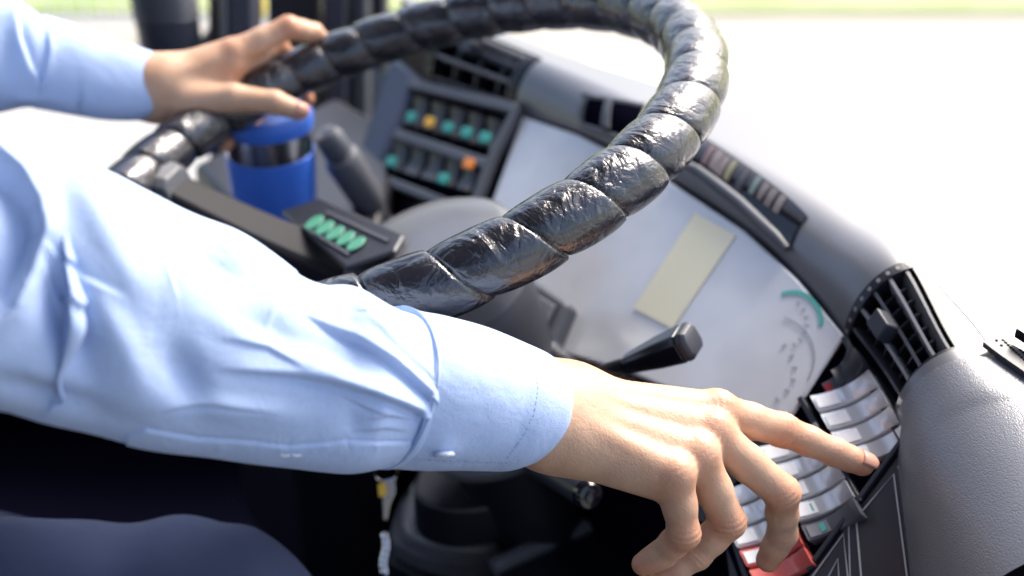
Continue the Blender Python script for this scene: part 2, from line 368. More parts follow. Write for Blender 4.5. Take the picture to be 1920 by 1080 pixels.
tube('hood_ridge', [hood(*inv(x, y), .003) for x, y in ((1275, 303), (1310, 322), (1350, 350), (1390, 382), (1430, 418), (1462, 448), (1482, 468))], [.003, .0045, .005, .005, .005, .0045, .003], GREY, dash, n=12)
# instrument panel
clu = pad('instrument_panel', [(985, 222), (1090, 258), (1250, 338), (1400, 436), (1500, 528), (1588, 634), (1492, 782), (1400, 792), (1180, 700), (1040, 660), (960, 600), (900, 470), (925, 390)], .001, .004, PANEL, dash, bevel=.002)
def cpoly(name, pp, m, off=.0056, th=.0006): return prism(name, [D(x, y, off) for x, y in pp], MN * th, m, clu, smooth=False)
cpoly('display_screen', [(1310, 406), (1386, 448), (1268, 622), (1196, 584)], CREAM)
def arc(cx, cy, rx, ry, t0, t1, rot, w, m, name='gauge_arc'):
    c, s = math.cos(rot), math.sin(rot)
    pts = [D(cx + rx * math.cos(t) * c - ry * math.sin(t) * s, cy + rx * math.cos(t) * s + ry * math.sin(t) * c, .0056) for t in np.linspace(t0, t1, 30)]
    strip(name, pts, w, MN, .0003, m, clu, smooth=False)
arc(1492, 610, 54, 56, -1.95, .15, .0, .0034, TEALP)
GM = mat('gauge_print', (.42, .43, .45), .4); GD = mat('gauge_dark', (.10, .105, .12), .3)
arc(1418, 690, 118, 92, -.75, .75, -.35, .0013, GM)
for k in range(7):
    t = -.9 + k * .33; x, y = 1475 + 40 * math.cos(t), 612 + 42 * math.sin(t)
    strip('gauge_tick', [D(x, y, .0056), D(x + 9 * math.cos(t), y + 9 * math.sin(t), .0056)], .0016, MN, .0002, GM, clu, smooth=False)
for k in range(6):
    t = -.7 + k * .32; x, y = 1410 + 82 * math.cos(t), 700 + 66 * math.sin(t)
    strip('gauge_tick', [D(x, y, .0056), D(x + 10 * math.cos(t), y + 9 * math.sin(t), .0056)], .0022, MN, .0002, GM, clu, smooth=False)
# bezel beside the column
bz = pad('column_bezel', [(985, 520), (1030, 545), (1093, 588), (1062, 662), (1120, 706), (1050, 740), (960, 690)], .004, .018, GREY, dash, bevel=.004)
prism('bezel_inset', [D(x, y, .0225) for x, y in ((1010, 556), (1072, 596), (1048, 646), (985, 620))], MN * .003, LGREY, bz, bevel=.0008)
for k in range(2): strip('bezel_rib', [D(1018 + 4 * k, 580 + 16 * k, .0258), D(1050 + 2 * k, 600 + 16 * k, .0258)], .0035, MN, .002, GREY, bz)
# rocker switches: curved keys between left and right ends (pixels)
def rocker(lx, ly, rx, ry, dx, dy, m, label=None, tilt=0, depth=.012, name='rocker_switch', parent=dash, base=.001):
    A, B = D(lx, ly), D(rx, ry); wv = D((lx + rx) / 2 + dx, (ly + ry) / 2 + dy) - D((lx + rx) / 2, (ly + ry) / 2)
    n = 14; P = []
    for i, u in enumerate(np.linspace(0, 1, n)):
        h = base + .004 + depth * (2 * u - 1) ** 2 * .55 + tilt * (u - .5)
        for_ = A + (B - A) * u; e = .06
        P.append([for_ + wv * e + MN * (base - .004), for_ + wv * e + MN * h, for_ + wv * (e + .04) + MN * (h + .0008), for_ + wv * .87 + MN * (h + .0008), for_ + wv * .91 + MN * h, for_ + wv * .91 + MN * (base - .004)])
    o = gridmesh(name, P, m, parent, cv=True, cap=True, angle=50)
    if label:
        u0, u1 = label[0], label[1]; Q = []
        for u in np.linspace(u0, u1, 5):
            h = base + .004 + depth * (2 * u - 1) ** 2 * .55 + tilt * (u - .5) + .0011; p = A + (B - A) * u
            Q.append([p + wv * .2 + MN * h, p + wv * .2 + MN * (h + .0005), p + wv * .78 + MN * (h + .0005), p + wv * .78 + MN * h])
        gridmesh('switch_label', Q, label[2], o, cv=True, cap=True, smooth=False)
        if len(label) > 3:
            p = A + (B - A) * (u0 * .3 + u1 * .7); h = base + .0058 + depth * (2 * u1 - 1) ** 2 * .55 + tilt * (u1 - .5)
            strip('switch_icon', [p + wv * .3 + MN * h, p + wv * .68 + MN * h], .0035, MN, .0006, label[3], o, smooth=False)
    return o
# bank tray (dark) in front of which the keys sit, with dividers
tray = pad('switch_tray', [(1586, 640), (1612, 672), (1694, 806), (1692, 838), (1524, 1068), (1512, 1110), (1395, 1110), (1352, 1000), (1358, 930), (1500, 752)], -.004, .004, VOID, dash, bevel=0)
for a, b, w in (((1508, 752), (1620, 948), .0042), ((1398, 838), (1530, 1072), .0042), ((1590, 640), (1702, 838), .0045), ((1700, 830), (1522, 1074), .003), ((1352, 920), (1412, 1100), .004)):
    strip('tray_divider', [D(*a, .0), D(*b, .0)], w, MN, .008, PLAST, tray, bevel=.0006)
dv = (19.5, 34)
for k in range(4):
    rocker(1532 + dv[0] * k, 752 + dv[1] * k, 1640 + dv[0] * k, 703 + dv[1] * k, *dv, SILVER, (.04, .36, WLAB), tilt=-.004 if k == 3 else 0)
k = -1
rocker(1545, 722, 1640 + dv[0] * k, 703 + dv[1] * k, *dv, PLAST, (.02, .17, mat('dark_red', (.30, .03, .04), .35)), tilt=.014)
rocker(1566, 700, 1606, 654, *dv, PLAST, None, tilt=.008)
dv2 = (18.5, 36)
for k in range(5):
    lab = (.05, .36, WLAB, TEALP) if k == 3 else ((.06, .40, LGREY, TEALP) if k == 4 else (.04, .36, WLAB))
    rocker(1438 + dv2[0] * k, 846 + dv2[1] * k, 1541 + dv2[0] * k, 800 + dv2[1] * k, *dv2, SILVER if k < 4 else GREY, lab, tilt=.006 if k == 4 else 0)
for k in range(5):
    rocker(1346 + dv2[0] * k, 932 + dv2[1] * k, 1446 + dv2[0] * k, 888 + dv2[1] * k, *dv2, RED if k >= 3 else SILVER, (.04, .34, WLAB) if k < 4 else None)
# lower flat panel with its printed outlines
lp = pad('lower_panel', [(1698, 846), (1724, 905), (1742, 1110), (1500, 1110), (1532, 1070)], .0, .005, PLAST, dash, bevel=.001)
def ln(pts, w=.0011): strip('outline', [D(x, y, .0053) for x, y in pts], w, MN, .0004, GM, lp, smooth=False)
ln([(1622, 1090), (1612, 977), (1682, 894), (1708, 1090)]); ln([(1530, 1086), (1588, 1006), (1597, 1090)], .0009); ln([(1601, 1090), (1598, 988)], .0007); ln([(1560, 1086), (1578, 1052), (1580, 1090)], .0007); ln([(1690, 880), (1702, 905), (1722, 1090)], .0007)
# far switch bank
tr2 = pad('far_switch_tray', [(790, 172), (984, 218), (898, 412), (700, 352), (722, 318)], .001, .004, VOID, dash, bevel=0)
for pts, w in (([(782, 168), (984, 217)], .012), ([(984, 215), (940, 300), (897, 412)], .009), ([(756, 262), (934, 322)], .012), ([(715, 340), (895, 410)], .010)):
    strip('tray_frame', [D(x, y, .004) for x, y in pts], w, MN, .012, GREY, tr2, bevel=.002)
def rock2(bx, by, m=PLAST, lamp=None, lpos=.12):
    o = rocker(bx - 15, by - 4 + 6, bx - 15 + 20, by - 4 + 6 - 50, 32, 9, m, None, depth=.010, base=.004)
    if lamp:
        c = D(bx + 3 + 20 * lpos, by - 50 * lpos, .014); u = unit(D(bx + 32, by + 9) - D(bx, by)); v_ = unit(D(bx + 20, by - 50) - D(bx, by))
        prism('lamp_lens', [c - u * .008 - v_ * .006, c + u * .008 - v_ * .006, c + u * .008 + v_ * .006, c - u * .008 + v_ * .006], MN * .004, lamp, o, bevel=.0015)
for k, lm in enumerate((TEAL, YEL, TEAL, TEAL, TEAL)): rock2(784 + 34.5 * k, 240 + 10 * k, lamp=lm)
for k, (lm, lpz) in enumerate(((TEAL, .05), (None, 0), (None, 0), (TEAL, .0), (ORA, .75))): rock2(748 + 33 * k, 320 + 10 * k, lamp=lm, lpos=lpz)
# left end trim of the dashboard
prism('end_trim', [D(745, 108, .012), D(796, 150, .012), D(752, 262, .012), D(716, 345, .012), D(672, 330, .012)], -MN * .06, mat('slate_trim', (.05, .065, .11), .5), dash, bevel=.008)
# lower housing, below the hand
lh = prism('lower_housing', [Z(925, 1062, -.71), Z(1205, 938, -.71), Z(1300, 960, -.71), Z(1180, 1260, -.71), Z(960, 1260, -.71)], (0, 0, -.30), BLACK, dash, bevel=.004)
tube('housing_lip', [Z(925, 1064, -.708), Z(1060, 1002, -.706), Z(1150, 962, -.704), Z(1240, 926, -.70)], .008, GREY, dash, n=12)  # grey lip stands in for the highlight along the housing edge
prism('shelf', [Z(1090, 950, -.69), Z(1190, 880, -.69), Z(1290, 900, -.69), Z(1210, 945, -.69)], (0, 0, -.02), DASH, dash, bevel=.004)

# ------------------------------------------------------------ steering wheel
WC = W(722, 261, .85)
ncam = V(-.2946, .8076, .5109); WN = unit(V(ncam[0], ncam[1] * SP - ncam[2] * CP, ncam[1] * CP + ncam[2] * SP))
a_c = unit(np.cross(ncam, V(0, 0, 1))); b_c = np.cross(ncam, a_c)
c2w = lambda v: V(v[0], v[1] * SP - v[2] * CP, v[1] * CP + v[2] * SP)
WA, WB = c2w(a_c), c2w(b_c); R0 = .235
wheel = empty('steering_wheel', WC, 'large black steering wheel wrapped in glossy crinkled leather', 'steering wheel')
NT, NP, NSEG = 1640, 72, 35
th = np.linspace(0, 2 * np.pi, NT, endpoint=False)[:, None]; ph = np.linspace(0, 2 * np.pi, NP, endpoint=False)[None]
wob = .10 * np.sin(3 * th + 1) + .08 * np.sin(7 * th)
phase = NSEG * th / (2 * np.pi) + 1.0 * ph / (2 * np.pi) + .06 * np.sin(ph + .6) + wob
s_ = phase % 1.0; segid = np.floor(phase).astype(int)
j_ = np.array([.0009 * math.sin(12.9898 * i) for i in range(-5, NSEG + 8)])[segid + 4]
rr = .0194 + .0021 * (1 - np.abs(2 * s_ - 1) ** 2.8) + .0016 * s_ + j_ * .5 - .0022 * np.exp(-((s_ - .0) / .018) ** 2) - .0022 * np.exp(-((s_ - 1) / .012) ** 2)
rad = np.cos(th)[..., None] * WA + np.sin(th)[..., None] * WB
P = WC + rad * R0 + rr[..., None] * (np.cos(ph)[..., None] * rad + np.sin(ph)[..., None] * WN)
gridmesh('rim', P, LEATHER, wheel, cu=True, cv=True, angle=0)
def ringpt(px, py):            # rim centreline point nearest a pixel
    t = np.linspace(0, 2 * np.pi, 720); Q = WC + R0 * (np.cos(t)[:, None] * WA + np.sin(t)[:, None] * WB)
    return Q[((proj(Q) - V(px, py)) ** 2).sum(1).argmin()]
HC = WC - WN * .095            # hub centre
hub = lathe('hub', HC - WN * .02, WN, [(-.03, .066), (.0, .073), (.015, .073), (.020, .070), (.026, .060), (.030, .035), (.031, .0001)], DASH, wheel, n=64)
def hubpt(px, py, off):
    q = HC + WN * off; r = ray(px, py); t = (WN @ (q - V(0, 0, H))) / (WN @ r); return V(0, 0, H) + r * t
pl = prism('button_plate', [hubpt(x, y, .0125) for x, y in ((530, 404), (604, 378), (762, 448), (744, 480), (652, 512))], WN * .005, PLAST, wheel, bevel=.003)
for x0, y0, x1, y1 in ((612, 398, 728, 452), (566, 424, 655, 478)):
    strip('plate_line', [hubpt(x0, y0, .0187), hubpt(x1, y1, .0187)], .0025, WN, .001, GREY, pl)
for k in range(5):
    c = V(590 + 19.5 * k, 419 + 10 * k); vs = []
    PT = mat('mint_button', (.07, .27, .18), .45) if k == 0 else PT
    ring_ = [hubpt(c[0] + 19 * math.cos(t) * .9 - 5 * math.sin(t), c[1] - 6 * math.cos(t) + 12 * math.sin(t), .0188) for t in np.linspace(0, 2 * np.pi, 20, endpoint=False)]
    prism('button', ring_, WN * .0016, PT, pl, bevel=.0006)
def spoke(px, py, m):
    R = ringpt(px, py); c = HC - WN * .030 + unit((R - WC)) * .05
    d = c - R; side = unit(np.cross(WN, d)); P = []
    for u in np.linspace(0, 1, 24):
        p = R + d * u - WN * .012 * math.sin(math.pi * u) * .6
        w = .0155 + .007 * u; h = .008
        P.append([p + side * w * x + WN * h * y for x, y in ((-1, -1), (1, -1), (1, .5), (.75, 1), (-.75, 1), (-1, .5))])
    o = gridmesh('spoke', P, m, wheel, cv=True, cap=True, bevel=.001)
    e = R + d * .12
    Q = [[R + d * u + side * w * x + WN * y for x, y in ((-1, -.016), (1, -.016), (1, .010), (.6, .016), (-.6, .016), (-1, .010))] for u, w in ((.0, .022), (.06, .022), (.13, .019), (.16, .017))]
    gridmesh('spoke_clamp', Q, GREY, o, cv=True, cap=True, bevel=.0015)
SPK = mat('spoke_plastic', (.010, .010, .014), .55, spec=.25); spoke(262, 318, SPK); spoke(440, 622, SPK)
# ------------------------------------------------------------ column
colm = empty('steering_column', HC - WN * .3, 'black steering column with stalks rising from a ridged boot', 'steering column')
def ax(t): return HC - WN * t + V(-.05, 0, .0) * max(0, t - .1)
lathe('shroud', HC - WN * .185, WN, [(0, .060), (.004, .063), (.09, .070), (.118, .070), (.135, .064), (.14, .05)], PLAST, colm, n=64)
lathe('collar', HC - WN * .20, WN, [(0, .055), (.006, .068), (.014, .070), (.02, .066)], GREY, colm, n=64)
lathe('lower_tube', HC - WN * .34, WN, [(0, .045), (.06, .048), (.15, .055)], BLACK, colm, n=48)
# indicator stalk with flat paddle
s0, s1, s2 = W(1035, 740, .90), W(1120, 700, .835), W(1172, 683, .80)
st = tube('stalk', spl([s0, s1, s2], 10), [.0045] * 6 + [.005] * 4, BLACK, colm, n=14)
tip = W(1302, 636, .765); dv_ = unit(tip - s2); upv = unit(V(0, 0, 1) - dv_ * dv_[2]); sdv = np.cross(dv_, upv); L = np.linalg.norm(tip - s2); Q = []
for u, hw, hh in ((-.03, .004, .004), (0, .007, .006), (.1, .009, .0075), (.5, .0125, .011), (.80, .0145, .0125), (.86, .0145, .0125)):
    Q.append([s2 + dv_ * L * u + sdv * hw * .88 * x + upv * hh * .86 * y for x, y in ((-.7, -1), (.7, -1), (1, -.6), (1, .5), (.7, 1), (-.7, 1), (-1, .5), (-1, -.6))])
gridmesh('paddle', Q, GBLACK, st, cv=True, cap=True, bevel=.0008, angle=30)
Q = []
for u, k in ((.865, .92), (.88, 1.0), (.95, .97), (.99, .80), (1.005, .45)):
    Q.append([s2 + dv_ * L * u + sdv * .01276 * k * x + upv * .01075 * k * y for x, y in ((-.7, -1), (.7, -1), (1, -.6), (1, .5), (.7, 1), (-.7, 1), (-1, .5), (-1, -.6))])
gridmesh('paddle_cap', Q, PLAST, st, cv=True, cap=True, bevel=.0008, angle=60)
l0, l1 = W(985, 860, .90), W(1102, 928, .80)
lo = tube('lower_stalk', [l0, l0 + (l1 - l0) * .6, l1], [.0085, .0095, .0098], PLAST, colm, n=20)
lathe('end_button', l1 - unit(l1 - l0) * .003, l1 - l0, [(0, .0105), (.005, .0105), (.0075, .0085), (.008, .005), (.010, .0045), (.011, .001)], GBLACK, lo, n=28)
# ridged boot and stacked plates: rounded slabs in horizontal planes
def slab(name, px, z, th_, m, bev=.006):
    pts = spl([Z(x, y, z) for x, y in px] + [Z(*px[0], z)], 60)[:-1]
    return prism(name, pts, (0, 0, -th_), m, colm, bevel=bev, seg=3)
slab('boot_top', [(800, 850), (900, 838), (1010, 850), (1060, 890), (960, 940), (840, 955), (775, 920)], -.66, .045, BLACK)
slab('boot_ring', [(770, 905), (850, 860), (1020, 860), (1120, 900), (960, 985), (850, 1000), (778, 975)], -.70, .018, LGREY)  # ring greys lightened to stand in for highlights on the boot edges
slab('boot_ring', [(755, 935), (850, 880), (1040, 880), (1160, 920), (980, 1010), (860, 1028), (765, 1000)], -.735, .018, DASH)
slab('boot_base', [(735, 975), (800, 900), (1060, 900), (1200, 930), (1000, 1030), (860, 1055), (745, 1020)], -.775, .022, GREY)
slab('boot_foot', [(728, 1010), (800, 940), (880, 930), (925, 1000), (900, 1090), (860, 1100), (740, 1060)], -.815, .30, BLACK)

# ------------------------------------------------------------ keys hanging from the column
KD = .93
ky = empty('key_ring', W(722, 880, KD), 'small bunch of steel keys with yellow tag hanging beside the column boot', 'keys')
c = W(724, 888, KD)
tube('ring', [c + V(.010 * math.cos(t), .002, .010 * math.sin(t)) for t in np.linspace(0, 2 * np.pi, 24, endpoint=False)], .0012, CHROME, ky, n=8, closed=True)
prism('key_tag', [W(x, y, KD) for x, y in ((708, 912), (722, 908), (724, 930), (710, 934))], (0, .004, 0), mat('yellow_tag', (.8, .5, .05), .4), ky, bevel=.001)
prism('key_blade', [W(x, y, KD + .004) for x, y in ((716, 905), (740, 900), (742, 925), (732, 945), (726, 975), (718, 975), (716, 930))], (0, .003, 0), CHROME, ky, bevel=.0006)
for k in range(7):
    q = W(722 + 3 * math.sin(k), 1005 + 11 * k, KD); lathe('chain_bead', q - V(0, 0, .0035), V(.2, .1, 1), [(0, .001), (.0015, .0035), (.0035, .0045), (.0055, .0035), (.007, .001)], CHROME, ky, n=12)

# ------------------------------------------------------------ mug and lever behind the wheel
MZ = W(520, 405, 1.12)[2] - .012
mb = W(519, 395, 1.125); mb[2] = MZ
mug = empty('travel_mug', mb, 'blue travel mug with steel band and blue lid under the left hand', 'mug')
lathe('body', mb, V(0, 0, 1), [(0, .034), (.004, .038), (.02, .040), (.074, .0425), (.078, .0425)], BLUE, mug, n=64, angle=50)
lathe('steel_band', mb + V(0, 0, .078), V(0, 0, 1), [(0, .0410), (.022, .0418), (.024, .0418)], CHROME, mug, n=64)
lathe('lid', mb + V(0, 0, .102), V(0, 0, 1), [(0, .0428), (.006, .044), (.014, .044), (.017, .042), (.0175, .037), (.013, .035), (.012, .001)], BLUE, mug, n=64, angle=50)
g0, g1 = W(700, 392, 1.17), W(620, 262, 1.10)
lv = empty('control_lever', g0, 'grey round-gripped lever leaning beside the blue mug', 'lever')
dg = unit(g1 - g0); Lg = np.linalg.norm(g1 - g0)
lathe('grip', g0, dg, [(-.04, .012), (0, .012), (.006, .015), (.014, .017), (Lg * .7, .019), (Lg * .78, .017), (Lg * .80, .014)], DASH, lv, n=32)
lathe('lever_cap', g0 + dg * Lg * .80, dg, [(0, .011), (.004, .0145), (.022, .014), (.03, .010), (.032, .004)], GREY, lv, n=32)
ts = prism('side_console', [Z(380, 440, -.60), Z(640, 300, -.60), Z(760, 380, -.60), Z(720, 620, -.60), Z(520, 620, -.60)], (0, 0, -.5), BLACK, bevel=.01)
off = MZ - (H - .60); ts.location[2] = off
tag(ts, 'low black console the blue mug stands on', 'console')
lc = W(610, 262, 1.12)

# ------------------------------------------------------------ door frame and posts, far left
df = empty('door_frame', W(500, 300, 1.8), 'black folded cab door frame of upright posts behind the left hand', 'door frame')
BKV = V(0, CP, -SP)
PM = [BLACK, GREY, mat('post_slate', (.03, .033, .05), .5), BLACK, mat('post_dark', (.014, .014, .026), .5), PLAST, BLACK]
for (x0, x1, y1), m in zip(((388, 411, 450), (411, 424, 445), (424, 478, 445), (500, 602, 440), (604, 652, 430), (656, 690, 420), (692, 724, 400)), PM):
    dd = 1.55 if m is not BLACK else 1.6
    prism('post', [W(x0, -60, dd), W(x1, -60, dd), W(x1 + 3, y1, dd), W(x0 + 3, y1, dd)], V(0, .05, 0), m, df, bevel=.006)
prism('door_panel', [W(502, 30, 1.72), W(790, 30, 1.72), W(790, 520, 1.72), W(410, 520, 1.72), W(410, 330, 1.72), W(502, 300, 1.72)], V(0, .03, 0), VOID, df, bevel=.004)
yt = prism('yellow_handle', [W(480, -20, 1.66), W(494, -20, 1.66), W(496, 26, 1.66), (W(490, 44, 1.66)), W(482, 30, 1.66)], V(0, .02, 0), mat('yellow_plastic', (.75, .6, .12), .5), df, bevel=.003)
rp = empty('mirror_housing', W(330, 60, 1.7), 'dark grey ribbed round housing outside the cab, beside the door frame', 'mirror')
b0 = W(337, 190, 1.62)
lathe('housing', b0, V(0, 0, 1), [(0, .036), (.01, .041), (.12, .043), (.125, .0445), (.13, .043), (.3, .043)], mat('housing_grey', (.06, .065, .085), .45), rp, n=40)
for k in range(4): lathe('rib', b0 + V(0, 0, .128 + k * .012), V(.12, 0, 1), [(0, .044), (.003, .0462), (.006, .044)], GREY, rp, n=40)
tube('arm', [b0 + V(.02, 0, .05), W(420, 40, 1.65)], .012, BLACK, rp, n=12)
# ------------------------------------------------------------ the driver
per = empty('person', (-.62, .45, FL), 'person in pale blue shirt, left hand on the wheel, right index finger pressing a switch', 'person')
import openvdb
def cone(P, a, b, ra, rb):
    a = np.asarray(a, np.float32); b = np.asarray(b, np.float32); ba = b - a; pa = P - a
    t = np.clip((pa @ ba) / max(ba @ ba, 1e-9), 0, 1)
    return np.linalg.norm(pa - t[..., None] * ba, axis=-1) - (ra + (rb - ra) * t)
def smin(a, b, k):
    h = np.maximum(k - np.abs(a - b), 0) / k; return np.minimum(a, b) - h * h * k * .25
def sdfmesh(fn, lo, hi, vox):
    lo, hi = np.asarray(lo, float), np.asarray(hi, float); n = np.ceil((hi - lo) / vox).astype(int) + 1
    xs = [(lo[i] + np.arange(n[i]) * vox).astype(np.float32) for i in range(3)]
    out = np.empty(n, np.float32)
    for i in range(0, n[0], 24):
        G = np.stack(np.meshgrid(xs[0][i:i + 24], xs[1], xs[2], indexing='ij'), -1); out[i:i + 24] = fn(G)
    g = openvdb.FloatGrid(background=vox * 3); out = np.clip(out, -3 * vox, 3 * vox); g.copyFromArray(out)
    v, q = g.convertToQuads(isovalue=0); return v * vox + lo, q
def hand(J, wr, wp, el, palm_dir, thumb, extra=None, S1=1.0):
    # J: four fingers as lists of (point, radius) MCP..tip; wr/wp wrist centres (index side, little side)
    pd = np.asarray(palm_dir, float)
    def fn(P):
        a = cone(P, el[0], wr, .024, .0205 * S1); b = cone(P, el[1], wp, .024, .0185 * S1); d = smin(a, b, .02)
        pal = None
        for i, f in enumerate(J):
            m, r = f[0]; w = wr + (wp - wr) * (i / 3.0)
            c1 = cone(P, w, m - pd * 0 - unit(m - w) * .004, .0150 * S1, r * .93)
            c2 = cone(P, w + pd * .010, m + pd * .008 - unit(m - w) * .006, .0155 * S1, .0115 * S1)
            c1 = smin(c1, c2, .012)
            pal = c1 if pal is None else smin(pal, c1, .010 if i else .02)
        d = smin(d, pal, .02)
        for i, f in enumerate(J):   # extensor tendons and knuckle caps
            m, r = f[0]; w = wr + (wp - wr) * (i / 3.0)
            t = cone(P, w + (m - w) * .25 - pd * .0125, m - pd * (r * .45), .0022, .0032); d = smin(d, t, .008)
            k = np.linalg.norm(P - (m - pd * r * .30), axis=-1) - r * .80; d = smin(d, k, .007)
        tb = None
        for (p, r), (q, s) in zip(thumb[:-1], thumb[1:]):
            c = cone(P, p, q, r, s); tb = c if tb is None else smin(tb, c, .004)
        d = smin(d, tb, .012)
        for f in J:
            fg = None
            for n_, ((p, r), (q, s)) in enumerate(zip(f[:-1], f[1:])):
                mid = (p + q) / 2; c = smin(cone(P, p, mid, r, (r + s) * .475), cone(P, mid, q, (r + s) * .475, s), .004)
                fg = c if fg is None else smin(fg, c, .0035)
            d = smin(d, fg, .0045)
        for f in J:
            for j, (wl, am, sg) in {0: (.0040, .00012, .009), 1: (.0036, .00034, .0065), 2: (.0030, .00026, .0045)}.items():
                p, r_ = f[j]; ax_ = unit(f[j + 1][0] - (f[j - 1][0] if j else wr)); Q = P - p; dn = np.linalg.norm(Q, axis=-1); mk = dn < .03
                if not mk.any(): continue
                q = Q[mk]; dn = dn[mk]; al = q @ ax_
                dor = np.clip(-(q @ pd) / (r_ * .7) + .2, 0, 1) if j == 0 else np.clip(-(q @ pd) / r_ + .55, 0, 1)
                d[mk] += am * np.sin(al * 2 * np.pi / wl + q @ np.cross(ax_, pd) * 130 + 1.5 * np.sin(q @ np.cross(ax_, pd) * 500)) * np.exp(-(al / sg) ** 2) * np.exp(-(np.maximum(dn - r_ * 1.3, 0) / .004) ** 2) * dor
        return d
    allp = [p for f in J for p, r in f] + [p for p, r in thumb] + [wr, wp, el[0], el[1]]
    A = np.array(allp); return fn, A.min(0) - .035, A.max(0) + .035
# right hand (photo pixel, depth, radius in mm)
def C(*l): return [(W(x, y, d), r * .94 / 1000) for x, y, d, r in l]
RJ = [C((1345, 772, .672, 12.8), (1466, 806, .692, 10.9), (1566, 848, .702, 9.2), (1617, 870, .706, 7.9)),
      C((1336, 812, .660, 12.8), (1466, 924, .672, 11.2), (1467, 1000, .695, 9.6), (1440, 1050, .705, 8.0)),
      C((1310, 856, .646, 12.4), (1365, 978, .660, 10.8), (1306, 1040, .668, 9.2), (1240, 1082, .672, 7.8)),
      C((1266, 892, .632, 11.4), (1282, 1000, .640, 9.6), (1243, 1038, .655, 8.3), (1206, 1058, .66, 7.2))]
rwr, rwp = W(1062, 750, .652), W(1042, 806, .636)
across = RJ[3][0][0] - RJ[0][0][0]; along = RJ[1][0][0] - (rwr + rwp) / 2
pdn = unit(np.cross(across, along)); 
if pdn[2] > 0: pdn = -pdn
RT = C((1110, 800, .672, 13), (1190, 830, .700, 12.5), (1255, 850, .712, 10.5), (1300, 868, .712, 8.5))
elR = (W(760, 700, .612), W(750, 748, .604))
fR, loR, hiR = hand(RJ, rwr, rwp, elR, pdn, RT)
loR[0] = W(800, 700, .6)[0]
vR, qR = sdfmesh(fR, loR, hiR, .0009)
# left hand on the rim
LJ = [C((440, 98, 1.010, 13), (541, 52, 1.018, 11.2), (588, 62, 1.04, 9.6), (612, 84, 1.075, 8.2)),
      C((436, 122, 1.012, 13), (520, 88, 1.045, 11), (560, 130, 1.085, 9.5), (576, 186, 1.085, 7.5)),
      C((425, 150, 1.015, 12.5), (478, 150, 1.075, 10.8), (490, 205, 1.085, 9.2), (474, 244, 1.055, 8.2)),
      C((405, 178, 1.015, 11.5), (425, 200, 1.065, 9.8), (438, 240, 1.07, 8.6), (424, 270, 1.045, 7.6))]
lwr, lwp = W(300, 152, .995), W(296, 184, 1.008)
LT = C((352, 190, .995, 14.5), (440, 184, .992, 13), (515, 192, .995, 10.8), (560, 208, 1.005, 9.0))
pl_ = unit(np.cross(LJ[3][0][0] - LJ[0][0][0], LJ[1][0][0] - (lwr + lwp) / 2))
if pl_ @ BKV < 0: pl_ = -pl_
elL = (W(120, 125, .985), W(120, 150, .985))
fL, loL, hiL = hand(LJ, lwr, lwp, elL, pl_, LT)
loL[0] = W(150, 150, 1.0)[0]
vL, qL = sdfmesh(fL, loL, hiL, .0014)
# shoulders, neck, head, hips and legs (under the clothes)
sR, sL = V(-.60, .30, H - .02), V(-.64, .70, H - .02); elbR, elbL = W(-170, 560, .50), W(-230, 110, .96)
hip, chest = V(-.66, .50, H - .64), V(-.64, .50, H - .12)
knR, knL = W(378, 1206, .80), V(-.30, .80, H - .84); head = V(-.58, .50, H + .28)
def core(P):
    d = smin(cone(P, sR, elbR, .048, .036), cone(P, sL, elbL, .048, .036), .03)
    d = smin(d, cone(P, elbR, (elR[0] + elR[1]) / 2, .036, .024), .02); d = smin(d, cone(P, elbL, W(170, 140, .985), .034, .024), .02)
    for q in (-.09, .09): d = smin(d, cone(P, hip + V(0, q, 0), chest + V(0, q * 1.2, 0), .105, .10), .06)
    d = smin(d, cone(P, sR, sL, .05, .05), .06); d = smin(d, cone(P, chest, head - V(0, 0, .08), .06, .055), .05)
    hd = np.linalg.norm((P - head) / np.array([1.0, .80, 1.22]), axis=-1) - .095; d = smin(d, hd, .03)
    d = smin(d, cone(P, head + V(.098, 0, .0), head + V(.112, 0, -.03), .008, .013), .012)
    for q in (-1, 1): d = smin(d, cone(P, head + V(0, q * .078, .012), head + V(-.006, q * .082, -.022), .012, .009), .006)
    d = smin(d, cone(P, head + V(.07, 0, -.085), head + V(.04, 0, -.08), .022, .03), .02)
    for h_, kn in ((hip + V(0, -.10, 0), knR), (hip + V(0, .10, 0), knL)):
        d = smin(d, cone(P, h_, kn, .075, .05), .03); ft = V(kn[0] + .12, kn[1] + .02, FL + .07)
        d = smin(d, cone(P, kn, ft, .05, .035), .02); d = smin(d, cone(P, ft, ft + V(.13, 0, -.03), .035, .025), .02)
    return d
vC, qC = sdfmesh(core, (-.86, .12, FL), (.28, 1.06, H + .45), .0075)
vs = np.concatenate([vR, vL, vC]); fs = np.concatenate([qR, qL + len(vR), qC + len(vR) + len(vL)])
me = bpy.data.meshes.new('body'); me.from_pydata(vs.tolist(), [], fs.tolist()); me.update()
me.polygons.foreach_set('use_smooth', [True] * len(me.polygons))
body = link('body', me, SKIN, per)
tone = np.zeros(len(vs))
for JJ in (RJ, LJ):
    for f in JJ:
        for j, (a_, w_) in {0: (.55, .010), 1: (.8, .0085), 2: (.45, .007), 3: (.9, .010)}.items():
            tone = np.maximum(tone, a_ * np.exp(-(np.maximum(np.linalg.norm(vs - f[j][0], axis=1) - f[j][1] * .6, 0) / w_) ** 2))
at = me.attributes.new('tone', 'FLOAT', 'POINT'); at.data.foreach_set('value', tone.astype(np.float32))
t_ = SKIN.node_tree; an_ = t_.nodes.new('ShaderNodeAttribute'); an_.attribute_name = 'tone'
mx = t_.nodes.new('ShaderNodeMix'); mx.data_type = 'RGBA'; mx.blend_type = 'MULTIPLY'; mx.inputs[7].default_value = (.93, .66, .58, 1)
